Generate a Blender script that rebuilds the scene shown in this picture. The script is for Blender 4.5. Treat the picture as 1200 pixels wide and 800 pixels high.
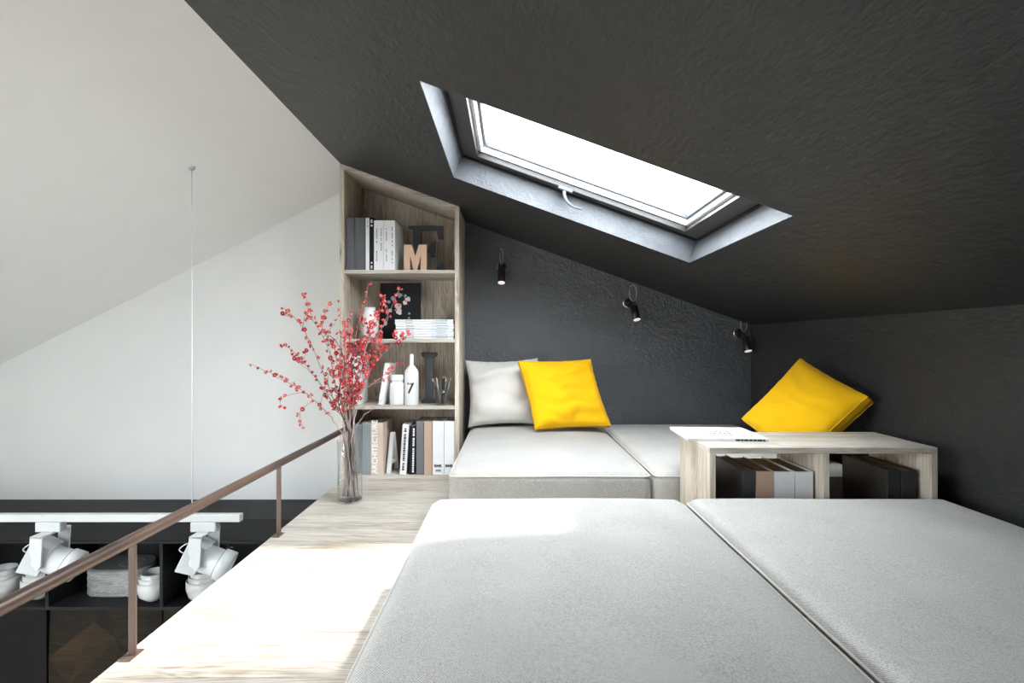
import bpy, bmesh, math, random
from mathutils import Vector, Matrix, noise, Quaternion

for o in list(bpy.data.objects):
    bpy.data.objects.remove(o, do_unlink=True)
scene = bpy.context.scene
C = scene.collection

# ---------------------------------------------------------------- camera, sky, sun
H = 0.85                     # eye height above the loft floor (loft floor is z = 0)
F = 600.0                    # focal length in pixels of a 1200 x 800 frame
cam_data = bpy.data.cameras.new('camera')
cam_data.sensor_width = 36.0
cam_data.lens = 36.0 * F / 1200.0
cam_data.shift_y = 2.0 / 1200.0
cam_data.clip_start = 0.02
cam = bpy.data.objects.new('camera', cam_data)
C.objects.link(cam)
cam.location = (0, 0, H)
cam.rotation_euler = (math.radians(90), 0, 0)
scene.camera = cam

world = bpy.data.worlds.new('sky')
scene.world = world
world.use_nodes = True
bg = world.node_tree.nodes['Background']
bg.inputs[0].default_value = (0.89, 0.945, 1.0, 1)
bg.inputs[1].default_value = 28.0

SUN_DIR = Vector((-0.60, -0.235, -1.0)).normalized()
sd = bpy.data.lights.new('sun', 'SUN')
sd.energy = 9.5
sd.angle = math.radians(3.8)
sd.color = (1.0, 0.95, 0.87)
sun = bpy.data.objects.new('sun', sd)
C.objects.link(sun)
sun.location = (2, 3, 6)
sun.rotation_euler = SUN_DIR.to_track_quat('-Z', 'Y').to_euler()

vs = scene.view_settings
vs.view_transform = 'Standard'
vs.look = 'None'
vs.gamma = 1.0
vs.use_curve_mapping = False
vs.exposure = 0.0

# ---------------------------------------------------------------- places
D1 = 3.2                     # front of the bookcase
D2 = 3.61                    # end wall
XR = 1.686                   # low knee wall
XRIDGE, ZRIDGE = -1.077, 1.976
SL = 0.3615                  # pitch of the dark slope
SLW = 0.504                  # pitch of the white slope
YB = -2.5                    # wall behind the viewer
XL = -5.2
ZLOW = -2.4
ang = math.atan(SL)
S_ = Vector((math.cos(ang), 0, -math.sin(ang)))
N_ = Vector((math.sin(ang), 0, math.cos(ang)))
P0 = Vector((0, 0, ZRIDGE + SL * XRIDGE))
def slope(u, v, w):
    return P0 + S_ * u + Vector((0, v, 0)) + N_ * w
def px(x, y, d):
    return Vector(((x - 600) / F * d, d, (402 - y) / F * d + H))

# ---------------------------------------------------------------- helpers
class MB:
    def __init__(s):
        s.v = []; s.f = []; s.smooth = []
    def add(s, vs_, fs_, smooth=False):
        b = len(s.v)
        s.v += [tuple(p) for p in vs_]
        for f in fs_:
            s.f.append([i + b for i in f]); s.smooth.append(smooth)
        return s
    def box(s, x0, x1, y0, y1, z0, z1, M=None):
        vs_ = [Vector((x, y, z)) for x in (x0, x1) for y in (y0, y1) for z in (z0, z1)]
        if M: vs_ = [M @ p for p in vs_]
        return s.add(vs_, [(0, 1, 3, 2), (4, 6, 7, 5), (0, 4, 5, 1), (2, 3, 7, 6), (0, 2, 6, 4), (1, 5, 7, 3)])
    def tube(s, pts, rad, n=8, cap=True, closed=False):
        pts = [Vector(p) for p in pts]
        if not hasattr(rad, '__len__'): rad = [rad] * len(pts)
        m = len(pts); rings = []; ref = None
        for i, p in enumerate(pts):
            if closed: t = pts[(i + 1) % m] - pts[i - 1]
            else: t = pts[min(i + 1, m - 1)] - pts[max(i - 1, 0)]
            t.normalize()
            if ref is None:
                ref = t.orthogonal().normalized()
            ref = (ref - t * ref.dot(t))
            if ref.length < 1e-6: ref = t.orthogonal()
            ref.normalize(); b = t.cross(ref)
            rings.append([p + (ref * math.cos(2 * math.pi * k / n) + b * math.sin(2 * math.pi * k / n)) * rad[i] for k in range(n)])
        vs_ = [q for r in rings for q in r]; fs_ = []
        for i in range(m if closed else m - 1):
            j = (i + 1) % m
            for k in range(n):
                fs_.append((i * n + k, i * n + (k + 1) % n, j * n + (k + 1) % n, j * n + k))
        s.add(vs_, fs_, True)
        if cap and not closed:
            s.add(rings[0], [list(range(n))[::-1]]); s.add(rings[-1], [list(range(n))])
        return s
    def lathe(s, prof, n=24, M=None, capb=True, capt=False, closed=False):
        vs_ = []; fs_ = []
        for r, z in prof:
            for k in range(n):
                a = 2 * math.pi * k / n
                vs_.append(Vector((r * math.cos(a), r * math.sin(a), z)))
        if M: vs_ = [M @ p for p in vs_]
        m = len(prof)
        for i in range(m if closed else m - 1):
            j = (i + 1) % m
            for k in range(n):
                fs_.append((i * n + k, i * n + (k + 1) % n, j * n + (k + 1) % n, j * n + k))
        s.add(vs_, fs_, True)
        if not closed:
            if capb: s.add(vs_[:n], [list(range(n))[::-1]])
            if capt: s.add(vs_[-n:], [list(range(n))])
        return s
    def prism(s, poly, y0, y1, M=None):
        """poly in x,z, extruded along y (counter-clockwise seen from -y)"""
        n = len(poly)
        a = [Vector((x, y0, z)) for x, z in poly]; b = [Vector((x, y1, z)) for x, z in poly]
        vs_ = a + b
        if M: vs_ = [M @ p for p in vs_]
        fs_ = [list(range(n)), list(range(n, 2 * n))[::-1]]
        fs_ += [(i, i + n, (i + 1) % n + n, (i + 1) % n) for i in range(n)]
        return s.add(vs_, fs_)
    def mesh(s, name):
        me = bpy.data.meshes.new(name)
        me.from_pydata(s.v, [], s.f)
        me.polygons.foreach_set('use_smooth', s.smooth)
        me.update()
        bm = bmesh.new(); bm.from_mesh(me)
        bmesh.ops.remove_doubles(bm, verts=bm.verts, dist=1e-6)
        bmesh.ops.recalc_face_normals(bm, faces=bm.faces)
        bm.to_mesh(me); bm.free()
        return me
    def build(s, name, mat, parent=None, bevel=0, seg=2):
        return obj(name, s.mesh(name), mat, parent, bevel, seg)

def obj(name, me, mat, parent=None, bevel=0, seg=2):
    o = bpy.data.objects.new(name, me)
    C.objects.link(o)
    if mat and not me.materials: me.materials.append(mat)
    if parent: o.parent = parent
    if bevel:
        m = o.modifiers.new('bevel', 'BEVEL'); m.width = bevel; m.segments = seg; m.limit_method = 'ANGLE'
        m.angle_limit = math.radians(40)
    return o
def tag(o, label, cat, group=None):
    o['label'] = label; o['category'] = cat
    if group: o['group'] = group
    return o
def thing(name, label, cat, loc=(0, 0, 0), rot=(0, 0, 0), group=None):
    o = bpy.data.objects.new(name, None); C.objects.link(o)
    o.empty_display_size = 0.05
    o.location = loc; o.rotation_euler = rot
    return tag(o, label, cat, group)
def struct(o, label=None):
    o['kind'] = 'structure'
    if label: o['label'] = label
    return o
def rbox_mb(sx, sy, sz, r, n=10, fn=None):
    """rounded box, base at z=0, centred in x,y; fn(p)->p deforms"""
    mb = MB()
    hx, hy, hz = sx / 2, sy / 2, sz / 2
    def shape(c):
        p = Vector((c[0] * hx, c[1] * hy, c[2] * hz))
        q = Vector((max(-hx + r, min(hx - r, p.x)), max(-hy + r, min(hy - r, p.y)), max(-hz + r, min(hz - r, p.z))))
        d = p - q
        if d.length > 1e-9: p = q + d.normalized() * r
        p.z += hz
        return fn(p) if fn else p
    def ts(h):
        e = min(r / h, 0.95); k = 5
        a = [-1 + e * i / k for i in range(k)]
        m = [(-1 + e) + (2 - 2 * e) * i / n for i in range(n + 1)]
        b = [1 - e + e * (i + 1) / k for i in range(k)]
        return a + m + b
    T = (ts(hx), ts(hy), ts(hz))
    for ax in range(3):
        a1, a2 = (ax + 1) % 3, (ax + 2) % 3
        t1, t2 = T[a1], T[a2]
        for sgn in (-1, 1):
            vs_ = []
            for u in t1:
                for w in t2:
                    c = [0, 0, 0]; c[ax] = sgn; c[a1] = u; c[a2] = w
                    vs_.append(shape(c))
            m = len(t2); fs_ = []
            for i in range(len(t1) - 1):
                for j in range(m - 1):
                    fs_.append((i * m + j, (i + 1) * m + j, (i + 1) * m + j + 1, i * m + j + 1))
            mb.add(vs_, fs_, True)
    return mb
def text_mesh(body, size, depth=0.0004, bold=0.0, spacing=1.0):
    cu = bpy.data.curves.new('lettering', 'FONT')
    cu.body = body; cu.size = size; cu.extrude = depth; cu.offset = bold
    cu.align_x = 'CENTER'; cu.align_y = 'CENTER'; cu.space_character = spacing
    cu.resolution_u = 3
    o = bpy.data.objects.new('tmp_lettering', cu); C.objects.link(o)
    bpy.context.view_layer.update()
    me = bpy.data.meshes.new_from_object(o.evaluated_get(bpy.context.evaluated_depsgraph_get()))
    bpy.data.objects.remove(o, do_unlink=True); bpy.data.curves.remove(cu)
    me.materials.clear()
    return me

# ---------------------------------------------------------------- materials
def newmat(name):
    m = bpy.data.materials.new(name); m.use_nodes = True
    return m, m.node_tree, m.node_tree.nodes['Principled BSDF']
def N(nt, t, **kw):
    n = nt.nodes.new(t)
    for k, v in kw.items():
        if k.startswith('i_'): n.inputs[k[2:].replace('_', ' ')].default_value = v
        else: setattr(n, k, v)
    return n
def ramp(nt, stops):
    r = nt.nodes.new('ShaderNodeValToRGB')
    e = r.color_ramp.elements
    e[0].position, e[0].color = stops[0][0], (*stops[0][1], 1)
    e[1].position, e[1].color = stops[-1][0], (*stops[-1][1], 1)
    for p, c in stops[1:-1]:
        x = e.new(p); x.color = (*c, 1)
    return r
def plain(name, col, rough=0.5, metal=0.0, var=0.03, bump=0.0, bscale=200, spec=0.5):
    m, nt, b = newmat(name)
    tc = N(nt, 'ShaderNodeTexCoord')
    nz = N(nt, 'ShaderNodeTexNoise', i_Scale=6.0, i_Detail=4.0)
    nt.links.new(tc.outputs['Object'], nz.inputs['Vector'])
    lo = tuple(max(0, c * (1 - var)) for c in col); hi = tuple(min(1, c * (1 + var)) for c in col)
    r = ramp(nt, [(0.3, lo), (0.7, hi)])
    nt.links.new(nz.outputs['Fac'], r.inputs[0]); nt.links.new(r.outputs[0], b.inputs['Base Color'])
    b.inputs['Roughness'].default_value = rough; b.inputs['Metallic'].default_value = metal
    b.inputs['Specular IOR Level'].default_value = spec
    if bump:
        n2 = N(nt, 'ShaderNodeTexNoise', i_Scale=float(bscale), i_Detail=3.0)
        nt.links.new(tc.outputs['Object'], n2.inputs['Vector'])
        bp = N(nt, 'ShaderNodeBump', i_Strength=1.0, i_Distance=bump)
        nt.links.new(n2.outputs['Fac'], bp.inputs['Height']); nt.links.new(bp.outputs[0], b.inputs['Normal'])
    return m
def plaster(name, col, rough=0.45, d=0.004, spec=0.5, ior=1.5):
    m, nt, b = newmat(name)
    b.inputs['IOR'].default_value = ior
    tc = N(nt, 'ShaderNodeTexCoord')
    mp = N(nt, 'ShaderNodeMapping'); mp.inputs['Scale'].default_value = (1.0, 0.45, 1.0); mp.inputs['Rotation'].default_value = (0.3, 0.5, 0.6)
    nt.links.new(tc.outputs['Object'], mp.inputs['Vector'])
    a = N(nt, 'ShaderNodeTexNoise', i_Scale=55.0, i_Detail=6.0, i_Roughness=0.65)
    bb = N(nt, 'ShaderNodeTexNoise', i_Scale=7.0, i_Detail=5.0, i_Distortion=1.2)
    nt.links.new(mp.outputs[0], a.inputs['Vector']); nt.links.new(tc.outputs['Object'], bb.inputs['Vector'])
    ad = N(nt, 'ShaderNodeMath', operation='MULTIPLY_ADD'); ad.inputs[1].default_value = 1.3
    nt.links.new(bb.outputs['Fac'], ad.inputs[0]); nt.links.new(a.outputs['Fac'], ad.inputs[2])
    bp = N(nt, 'ShaderNodeBump', i_Strength=1.0, i_Distance=d)
    nt.links.new(ad.outputs[0], bp.inputs['Height']); nt.links.new(bp.outputs[0], b.inputs['Normal'])
    r = ramp(nt, [(0.3, tuple(c * 0.85 for c in col)), (0.7, tuple(c * 1.15 for c in col))])
    nt.links.new(bb.outputs['Fac'], r.inputs[0]); nt.links.new(r.outputs[0], b.inputs['Base Color'])
    rr = N(nt, 'ShaderNodeMapRange'); rr.inputs['To Min'].default_value = rough - 0.06; rr.inputs['To Max'].default_value = rough + 0.1
    nt.links.new(a.outputs['Fac'], rr.inputs[0]); nt.links.new(rr.outputs[0], b.inputs['Roughness'])
    b.inputs['Specular IOR Level'].default_value = spec
    return m
def wood(name, axis, cols, rough=0.5, scale=1.0, knots=True, bump=0.0006, spec=0.5):
    m, nt, b = newmat(name)
    b.inputs['Specular IOR Level'].default_value = spec
    tc = N(nt, 'ShaderNodeTexCoord'); oi = N(nt, 'ShaderNodeObjectInfo')
    mul = N(nt, 'ShaderNodeMath', operation='MULTIPLY'); mul.inputs[1].default_value = 37.0
    nt.links.new(oi.outputs['Random'], mul.inputs[0])
    add = N(nt, 'ShaderNodeVectorMath', operation='ADD')
    nt.links.new(tc.outputs['Object'], add.inputs[0]); nt.links.new(mul.outputs[0], add.inputs[1])
    mp = N(nt, 'ShaderNodeMapping')
    sc = [9.0 * scale] * 3; sc[axis] = 1.1 * scale
    mp.inputs['Scale'].default_value = sc
    nt.links.new(add.outputs[0], mp.inputs['Vector'])
    n1 = N(nt, 'ShaderNodeTexNoise', i_Scale=1.0, i_Detail=3.0, i_Distortion=0.6)
    nt.links.new(mp.outputs[0], n1.inputs['Vector'])
    # growth rings: bands of a slowly varying field
    rg = N(nt, 'ShaderNodeMath', operation='MULTIPLY'); rg.inputs[1].default_value = 16.0
    nt.links.new(n1.outputs['Fac'], rg.inputs[0])
    fr = N(nt, 'ShaderNodeMath', operation='PINGPONG'); fr.inputs[1].default_value = 0.5
    nt.links.new(rg.outputs[0], fr.inputs[0])
    mp2 = N(nt, 'ShaderNodeMapping')
    sc2 = [110.0 * scale] * 3; sc2[axis] = 3.0 * scale
    mp2.inputs['Scale'].default_value = sc2
    nt.links.new(add.outputs[0], mp2.inputs['Vector'])
    n2 = N(nt, 'ShaderNodeTexNoise', i_Scale=1.0, i_Detail=6.0, i_Roughness=0.7)
    nt.links.new(mp2.outputs[0], n2.inputs['Vector'])
    m1 = N(nt, 'ShaderNodeMath', operation='MULTIPLY_ADD'); m1.inputs[1].default_value = 0.32
    nt.links.new(fr.outputs[0], m1.inputs[0]); nt.links.new(n2.outputs['Fac'], m1.inputs[2])
    m2 = N(nt, 'ShaderNodeMath', operation='MULTIPLY_ADD'); m2.inputs[1].default_value = 0.55
    mp3 = N(nt, 'ShaderNodeMapping'); sc3 = [6.0 * scale] * 3; sc3[axis] = 1.5 * scale
    mp3.inputs['Scale'].default_value = sc3
    nt.links.new(add.outputs[0], mp3.inputs['Vector'])
    n3 = N(nt, 'ShaderNodeTexNoise', i_Scale=1.0, i_Detail=2.0)
    nt.links.new(mp3.outputs[0], n3.inputs['Vector'])
    nt.links.new(n3.outputs['Fac'], m2.inputs[0]); nt.links.new(m1.outputs[0], m2.inputs[2])
    r = ramp(nt, [(0.58, cols[0]), (0.82, cols[1]), (1.0, cols[2])])
    nt.links.new(m2.outputs[0], r.inputs[0])
    out = r.outputs[0]
    if knots:
        mp4 = N(nt, 'ShaderNodeMapping'); sc4 = [3.2 * scale] * 3; sc4[axis] = 1.3 * scale
        mp4.inputs['Scale'].default_value = sc4
        nt.links.new(add.outputs[0], mp4.inputs['Vector'])
        vo = N(nt, 'ShaderNodeTexVoronoi', i_Scale=1.0)
        n4 = N(nt, 'ShaderNodeTexNoise', i_Scale=14.0, i_Detail=2.0)
        nt.links.new(mp4.outputs[0], n4.inputs['Vector'])
        mx = N(nt, 'ShaderNodeMix', data_type='RGBA'); mx.inputs[0].default_value = 0.12
        nt.links.new(mp4.outputs[0], mx.inputs[6]); nt.links.new(n4.outputs['Color'], mx.inputs[7])
        nt.links.new(mx.outputs[2], vo.inputs['Vector'])
        kr = ramp(nt, [(0.03, (1, 1, 1)), (0.09, (0, 0, 0))])
        nt.links.new(vo.outputs['Distance'], kr.inputs[0])
        mk = N(nt, 'ShaderNodeMix', data_type='RGBA')
        mk.inputs[7].default_value = (*[c * 0.28 for c in cols[0]], 1)
        nt.links.new(kr.outputs[0], mk.inputs[0]); nt.links.new(out, mk.inputs[6])
        out = mk.outputs[2]
    nt.links.new(out, b.inputs['Base Color'])
    b.inputs['Roughness'].default_value = rough
    bp = N(nt, 'ShaderNodeBump', i_Strength=0.6, i_Distance=bump)
    nt.links.new(m1.outputs[0], bp.inputs['Height']); nt.links.new(bp.outputs[0], b.inputs['Normal'])
    return m
def fabric(name, lo, hi, scale=130.0, bump=0.0007, sheen=0.2, fuzz=260.0):
    m, nt, b = newmat(name)
    tc = N(nt, 'ShaderNodeTexCoord')
    wv = N(nt, 'ShaderNodeTexWave', wave_type='BANDS', bands_direction='DIAGONAL', i_Scale=scale, i_Distortion=2.5, i_Detail=2.0)
    wv.inputs['Detail Scale'].default_value = 1.2
    nz = N(nt, 'ShaderNodeTexNoise', i_Scale=fuzz, i_Detail=3.0, i_Roughness=0.7)
    n3 = N(nt, 'ShaderNodeTexNoise', i_Scale=5.0, i_Detail=3.0)
    for n in (wv, nz, n3): nt.links.new(tc.outputs['Object'], n.inputs['Vector'])
    m1 = N(nt, 'ShaderNodeMath', operation='MULTIPLY_ADD'); m1.inputs[1].default_value = 0.45
    nt.links.new(wv.outputs['Fac'], m1.inputs[0]); nt.links.new(nz.outputs['Fac'], m1.inputs[2])
    m2 = N(nt, 'ShaderNodeMath', operation='MULTIPLY_ADD'); m2.inputs[1].default_value = 0.25
    nt.links.new(n3.outputs['Fac'], m2.inputs[0]); nt.links.new(m1.outputs[0], m2.inputs[2])
    r = ramp(nt, [(0.55, lo), (1.0, hi)])
    nt.links.new(m2.outputs[0], r.inputs[0]); nt.links.new(r.outputs[0], b.inputs['Base Color'])
    b.inputs['Roughness'].default_value = 0.9
    b.inputs['Specular IOR Level'].default_value = 0.2
    b.inputs['Sheen Weight'].default_value = sheen
    bp = N(nt, 'ShaderNodeBump', i_Strength=0.7, i_Distance=bump)
    nt.links.new(m1.outputs[0], bp.inputs['Height']); nt.links.new(bp.outputs[0], b.inputs['Normal'])
    return m
def pane_glass(name, tint=(0.97, 0.98, 0.98)):
    m, nt, b = newmat(name)
    nt.nodes.remove(b)
    out = nt.nodes['Material Output']
    tr = N(nt, 'ShaderNodeBsdfTransparent'); tr.inputs[0].default_value = (*tint, 1)
    gl = N(nt, 'ShaderNodeBsdfGlossy'); gl.inputs['Roughness'].default_value = 0.02
    lw = N(nt, 'ShaderNodeLayerWeight')
    pw_ = N(nt, 'ShaderNodeMath', operation='POWER'); pw_.inputs[1].default_value = 5.0
    nt.links.new(lw.outputs['Facing'], pw_.inputs[0])
    fr = N(nt, 'ShaderNodeMath', operation='MULTIPLY_ADD'); fr.inputs[1].default_value = 0.9; fr.inputs[2].default_value = 0.04
    nt.links.new(pw_.outputs[0], fr.inputs[0])
    mx = N(nt, 'ShaderNodeMixShader')
    nt.links.new(fr.outputs[0], mx.inputs[0]); nt.links.new(tr.outputs[0], mx.inputs[1]); nt.links.new(gl.outputs[0], mx.inputs[2])
    nt.links.new(mx.outputs[0], out.inputs[0])
    return m

BLACK_LIT = plaster('black_plaster_lit', (0.054, 0.058, 0.066), 0.52, 0.010, spec=0.9, ior=1.65)  # skylight sheen on the end wall put into a paler, bluer plaster colour
REVEAL_LIT = plaster('black_plaster_reveal_lit', (0.085, 0.092, 0.102), 0.55, 0.006, spec=0.7)  # same dark plaster as the slope, with sky light put into its colour
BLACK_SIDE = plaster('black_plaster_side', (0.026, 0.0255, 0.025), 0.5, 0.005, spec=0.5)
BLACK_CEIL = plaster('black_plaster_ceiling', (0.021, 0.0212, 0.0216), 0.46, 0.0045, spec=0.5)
WHITE_WALL = plain('white_paint', (0.87, 0.875, 0.87), 0.7, var=0.01, bump=0.0004, bscale=60)
OAK = [(0.23, 0.17, 0.12), (0.50, 0.42, 0.33), (0.66, 0.59, 0.50)]
OAKF = [(0.23, 0.185, 0.14), (0.46, 0.41, 0.345), (0.60, 0.56, 0.50)]
FLOOR_X = wood('bleached_oak_floor', 0, OAKF, 0.45)
OAK_Z = wood('bleached_oak_upright', 2, OAK, 0.5)
OAK_X = wood('bleached_oak_shelf', 0, OAKF, 0.5)
DARKWOOD = wood('dark_brown_wood', 0, [(0.005, 0.0038, 0.0028), (0.011, 0.008, 0.0055), (0.02, 0.014, 0.009)], 0.5, knots=False, spec=0.12)
DARKWOOD_LIT = wood('dark_brown_wood_lit', 0, [(0.010, 0.006, 0.003), (0.022, 0.013, 0.0065), (0.036, 0.022, 0.011)], 0.5, knots=False, spec=0.15)  # lit copy of the door wood; light on the facet put into the colour
LOWFLOOR = wood('lower_floor_wood', 1, OAKF, 0.5)
CABINET = plain('black_cabinet', (0.0085, 0.009, 0.0098), 0.55, bump=0.0003, bscale=500, spec=0.22)
LINEN = fabric('light_grey_linen', (0.18, 0.174, 0.161), (0.50, 0.483, 0.452))
LINENC = fabric('off_white_linen', (0.46, 0.435, 0.40), (0.74, 0.71, 0.67), scale=260)
YELLOW = fabric('yellow_wool', (0.66, 0.34, 0.001), (0.82, 0.46, 0.003), scale=300, bump=0.0005, fuzz=420, sheen=0.05)
PIPING = plain('linen_piping', (0.52, 0.49, 0.44), 0.9)
YPIPING = plain('yellow_piping', (0.74, 0.40, 0.002), 0.85)
BRONZE = plain('bronze_brown_paint', (0.125, 0.083, 0.066), 0.4, metal=0.45)
FRAME = plain('dark_grey_window_frame', (0.045, 0.043, 0.041), 0.4)
SEAL = plain('black_rubber_seal', (0.006, 0.006, 0.006), 0.6)
WHITE_PVC = plain('white_glazing_bead', (0.82, 0.82, 0.82), 0.35)
SPACER = plain('grey_glass_spacer', (0.10, 0.105, 0.115), 0.5, spec=0.2)
CHROME = plain('chrome', (0.75, 0.75, 0.76), 0.16, metal=1.0)
STEEL = plain('grey_handle_metal', (0.09, 0.095, 0.10), 0.5, spec=0.3)
WHITE_LAMP = plain('white_lacquer', (0.52, 0.53, 0.53), 0.3)
CERAMIC = plain('white_glazed_ceramic', (0.58, 0.58, 0.57), 0.14)
MATT_WHITE = plain('matt_white_ceramic', (0.80, 0.80, 0.79), 0.55)
DARK_BROWN = plain('dark_brown_metal', (0.022, 0.013, 0.011), 0.4)
CHARCOAL = plain('charcoal_letter', (0.045, 0.046, 0.05), 0.55)
CARD = plain('kraft_card', (0.60, 0.40, 0.28), 0.7)
BK_GREY = plain('dark_grey_book_cloth', (0.105, 0.108, 0.118), 0.6, bump=0.0002)
BK_MID = plain('mid_grey_book_cloth', (0.15, 0.15, 0.16), 0.6, bump=0.0002)
BK_BLUE = plain('grey_blue_book_cloth', (0.20, 0.235, 0.245), 0.6, bump=0.0002)
BK_BLACK = plain('black_book_cover', (0.010, 0.010, 0.011), 0.6, spec=0.25)
BK_CHAR = plain('charcoal_book_cover', (0.03, 0.029, 0.029), 0.5)
BK_WHITE = plain('white_book_cover', (0.80, 0.80, 0.80), 0.45)
BK_TAN = plain('tan_book_cover', (0.48, 0.33, 0.24), 0.6)
BK_BEIGE = plain('pinkish_beige_book_cover', (0.58, 0.46, 0.38), 0.6)
PAGES = plain('page_block', (0.50, 0.44, 0.36), 0.8, var=0.08)
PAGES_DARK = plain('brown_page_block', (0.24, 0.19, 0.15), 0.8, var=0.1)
INK = plain('black_ink', (0.02, 0.02, 0.02), 0.6)
INKG = plain('grey_ink', (0.24, 0.25, 0.26), 0.6)
WHITEINK = plain('white_ink', (0.85, 0.85, 0.84), 0.6)
GLASS = pane_glass('clear_window_glass')
BARK = plain('pinkish_grey_bark', (0.40, 0.30, 0.29), 0.75, var=0.25)
DARKBARK = plain('dark_bark', (0.06, 0.045, 0.045), 0.75, var=0.25)
GREYBOX = wood('grey_ribbed_box', 0, [(0.08, 0.08, 0.078), (0.22, 0.22, 0.215), (0.36, 0.36, 0.35)], 0.7, scale=2.0, knots=False)
def vase_glass():
    m, nt, b = newmat('vase_glass')
    b.inputs['Base Color'].default_value = (0.97, 0.98, 0.98, 1)
    b.inputs['Roughness'].default_value = 0.0
    b.inputs['Transmission Weight'].default_value = 1.0
    b.inputs['IOR'].default_value = 1.45
    return m
VGLASS = vase_glass()
def petal_mat():
    m, nt, b = newmat('red_petals')
    oi = N(nt, 'ShaderNodeObjectInfo')
    r = ramp(nt, [(0.0, (0.36, 0.012, 0.02)), (0.5, (0.60, 0.025, 0.035)), (1.0, (0.74, 0.09, 0.08))])
    nt.links.new(oi.outputs['Random'], r.inputs[0]); nt.links.new(r.outputs[0], b.inputs['Base Color'])
    b.inputs['Roughness'].default_value = 0.5
    return m
PETAL = petal_mat()
def lens_mat():
    m, nt, b = newmat('white_lamp_lens')
    b.inputs['Base Color'].default_value = (.8, .8, .8, 1)
    b.inputs['Emission Color'].default_value = (1, .97, .92, 1); b.inputs['Emission Strength'].default_value = .7
    return m
LENS = lens_mat()
PINK = plain('pale_pink_centre', (0.85, 0.55, 0.5), 0.6)

# ---------------------------------------------------------------- the setting
# dark slope with the opening of the roof window
TH = 0.22
HU0, HU1, HV0, HV1 = -0.300 / S_.x, 0.907 / S_.x, 1.646, 2.611
u0, u1 = XRIDGE / S_.x, 2.0
v0, v1 = YB - 0.1, D2 + 0.1
def slab_with_hole(us, vs_, hole, w0, w1, slope=slope):
    mb = MB()
    for i in range(3):
        for j in range(3):
            if (i, j) == hole: continue
            a, b, c, d = us[i], us[i + 1], vs_[j], vs_[j + 1]
            for w in (w0, w1):
                mb.add([slope(a, c, w), slope(b, c, w), slope(b, d, w), slope(a, d, w)], [(0, 1, 2, 3)])
    def side(p, q):
        mb.add([slope(*p, w0), slope(*q, w0), slope(*q, w1), slope(*p, w1)], [(0, 1, 2, 3)])
    A, B, Cc, Dd = (us[1], vs_[1]), (us[2], vs_[1]), (us[2], vs_[2]), (us[1], vs_[2])
    for p, q in ((A, B), (B, Cc), (Cc, Dd), (Dd, A)): side(p, q)
    A, B, Cc, Dd = (us[0], vs_[0]), (us[3], vs_[0]), (us[3], vs_[3]), (us[0], vs_[3])
    for p, q in ((A, B), (B, Cc), (Cc, Dd), (Dd, A)): side(p, q)
    return mb
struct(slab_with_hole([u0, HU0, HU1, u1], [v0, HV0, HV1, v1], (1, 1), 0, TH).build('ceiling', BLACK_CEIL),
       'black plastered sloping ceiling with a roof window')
# white slope on the other side of the ridge
angw = math.atan(SLW)
SW = Vector((-math.cos(angw), 0, -math.sin(angw))); NW = Vector((-math.sin(angw), 0, math.cos(angw)))
PR = Vector((XRIDGE, 0, ZRIDGE))
Lw = (XRIDGE - XL + 0.2) / math.cos(angw)
mb = MB()
def wslope(u, v, w): return PR + SW * u + Vector((0, v, 0)) + NW * w
WU0, WU1, WV0, WV1 = 1.7, 3.6, -1.9, 1.05
mb = slab_with_hole([0, WU0, WU1, Lw], [v0, WV0, WV1, v1], (1, 1), 0, TH, wslope)
struct(mb.build('ceiling_white_slope', WHITE_WALL), 'white painted sloping ceiling over the void')
struct(MB().box(XRIDGE - 0.35, XRIDGE + 0.35, v0, v1, ZRIDGE + 0.10, ZRIDGE + 0.5).build('ridge_light_block', FRAME), 'unseen box added over the ridge to block sun leaks')  # box added above the ridge to stop sun leaking through the joint
# walls
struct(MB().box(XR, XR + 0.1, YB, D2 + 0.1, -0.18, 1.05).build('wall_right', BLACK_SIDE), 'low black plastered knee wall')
def zdark(x): return P0.z - SL * x
def zwhite(x): return ZRIDGE - SLW * (XRIDGE - x)
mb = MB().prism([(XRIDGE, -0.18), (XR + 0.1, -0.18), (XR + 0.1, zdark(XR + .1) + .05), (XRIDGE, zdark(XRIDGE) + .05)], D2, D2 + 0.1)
struct(mb.build('wall_back', BLACK_LIT), 'black plastered end wall behind the sofa')
mb = MB().prism([(XL - .1, ZLOW), (XRIDGE, ZLOW), (XRIDGE, ZRIDGE + .05), (XL - .1, zwhite(XL - .1) + .05)], D2, D2 + 0.1)
struct(mb.build('wall_back_left', WHITE_WALL), 'white gable wall across the void')
struct(MB().box(XRIDGE, XR + 0.1, D2, D2 + 0.1, ZLOW, -0.18).build('wall_back_lower', WHITE_WALL), 'white lower wall below the loft')
struct(MB().box(XL - 0.1, XL, YB, D2, ZLOW, zwhite(XL) + 0.15).build('wall_left', WHITE_WALL), 'white low wall on the far side of the void')
struct(MB().box(XR, XR + 0.1, YB, D2 + 0.1, ZLOW, -0.18).build('wall_right_lower', WHITE_WALL), 'white wall below the loft')
# wall behind the viewer
struct(MB().box(XL - .1, XRIDGE, YB - .1, YB, ZLOW, ZRIDGE + .2).build('wall_front_left', WHITE_WALL), 'white wall of the void')
struct(MB().box(XRIDGE, XR + .1, YB - .1, YB, ZLOW, ZRIDGE + .2).build('wall_front_right', BLACK_LIT), 'black plastered wall of the loft')
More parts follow.
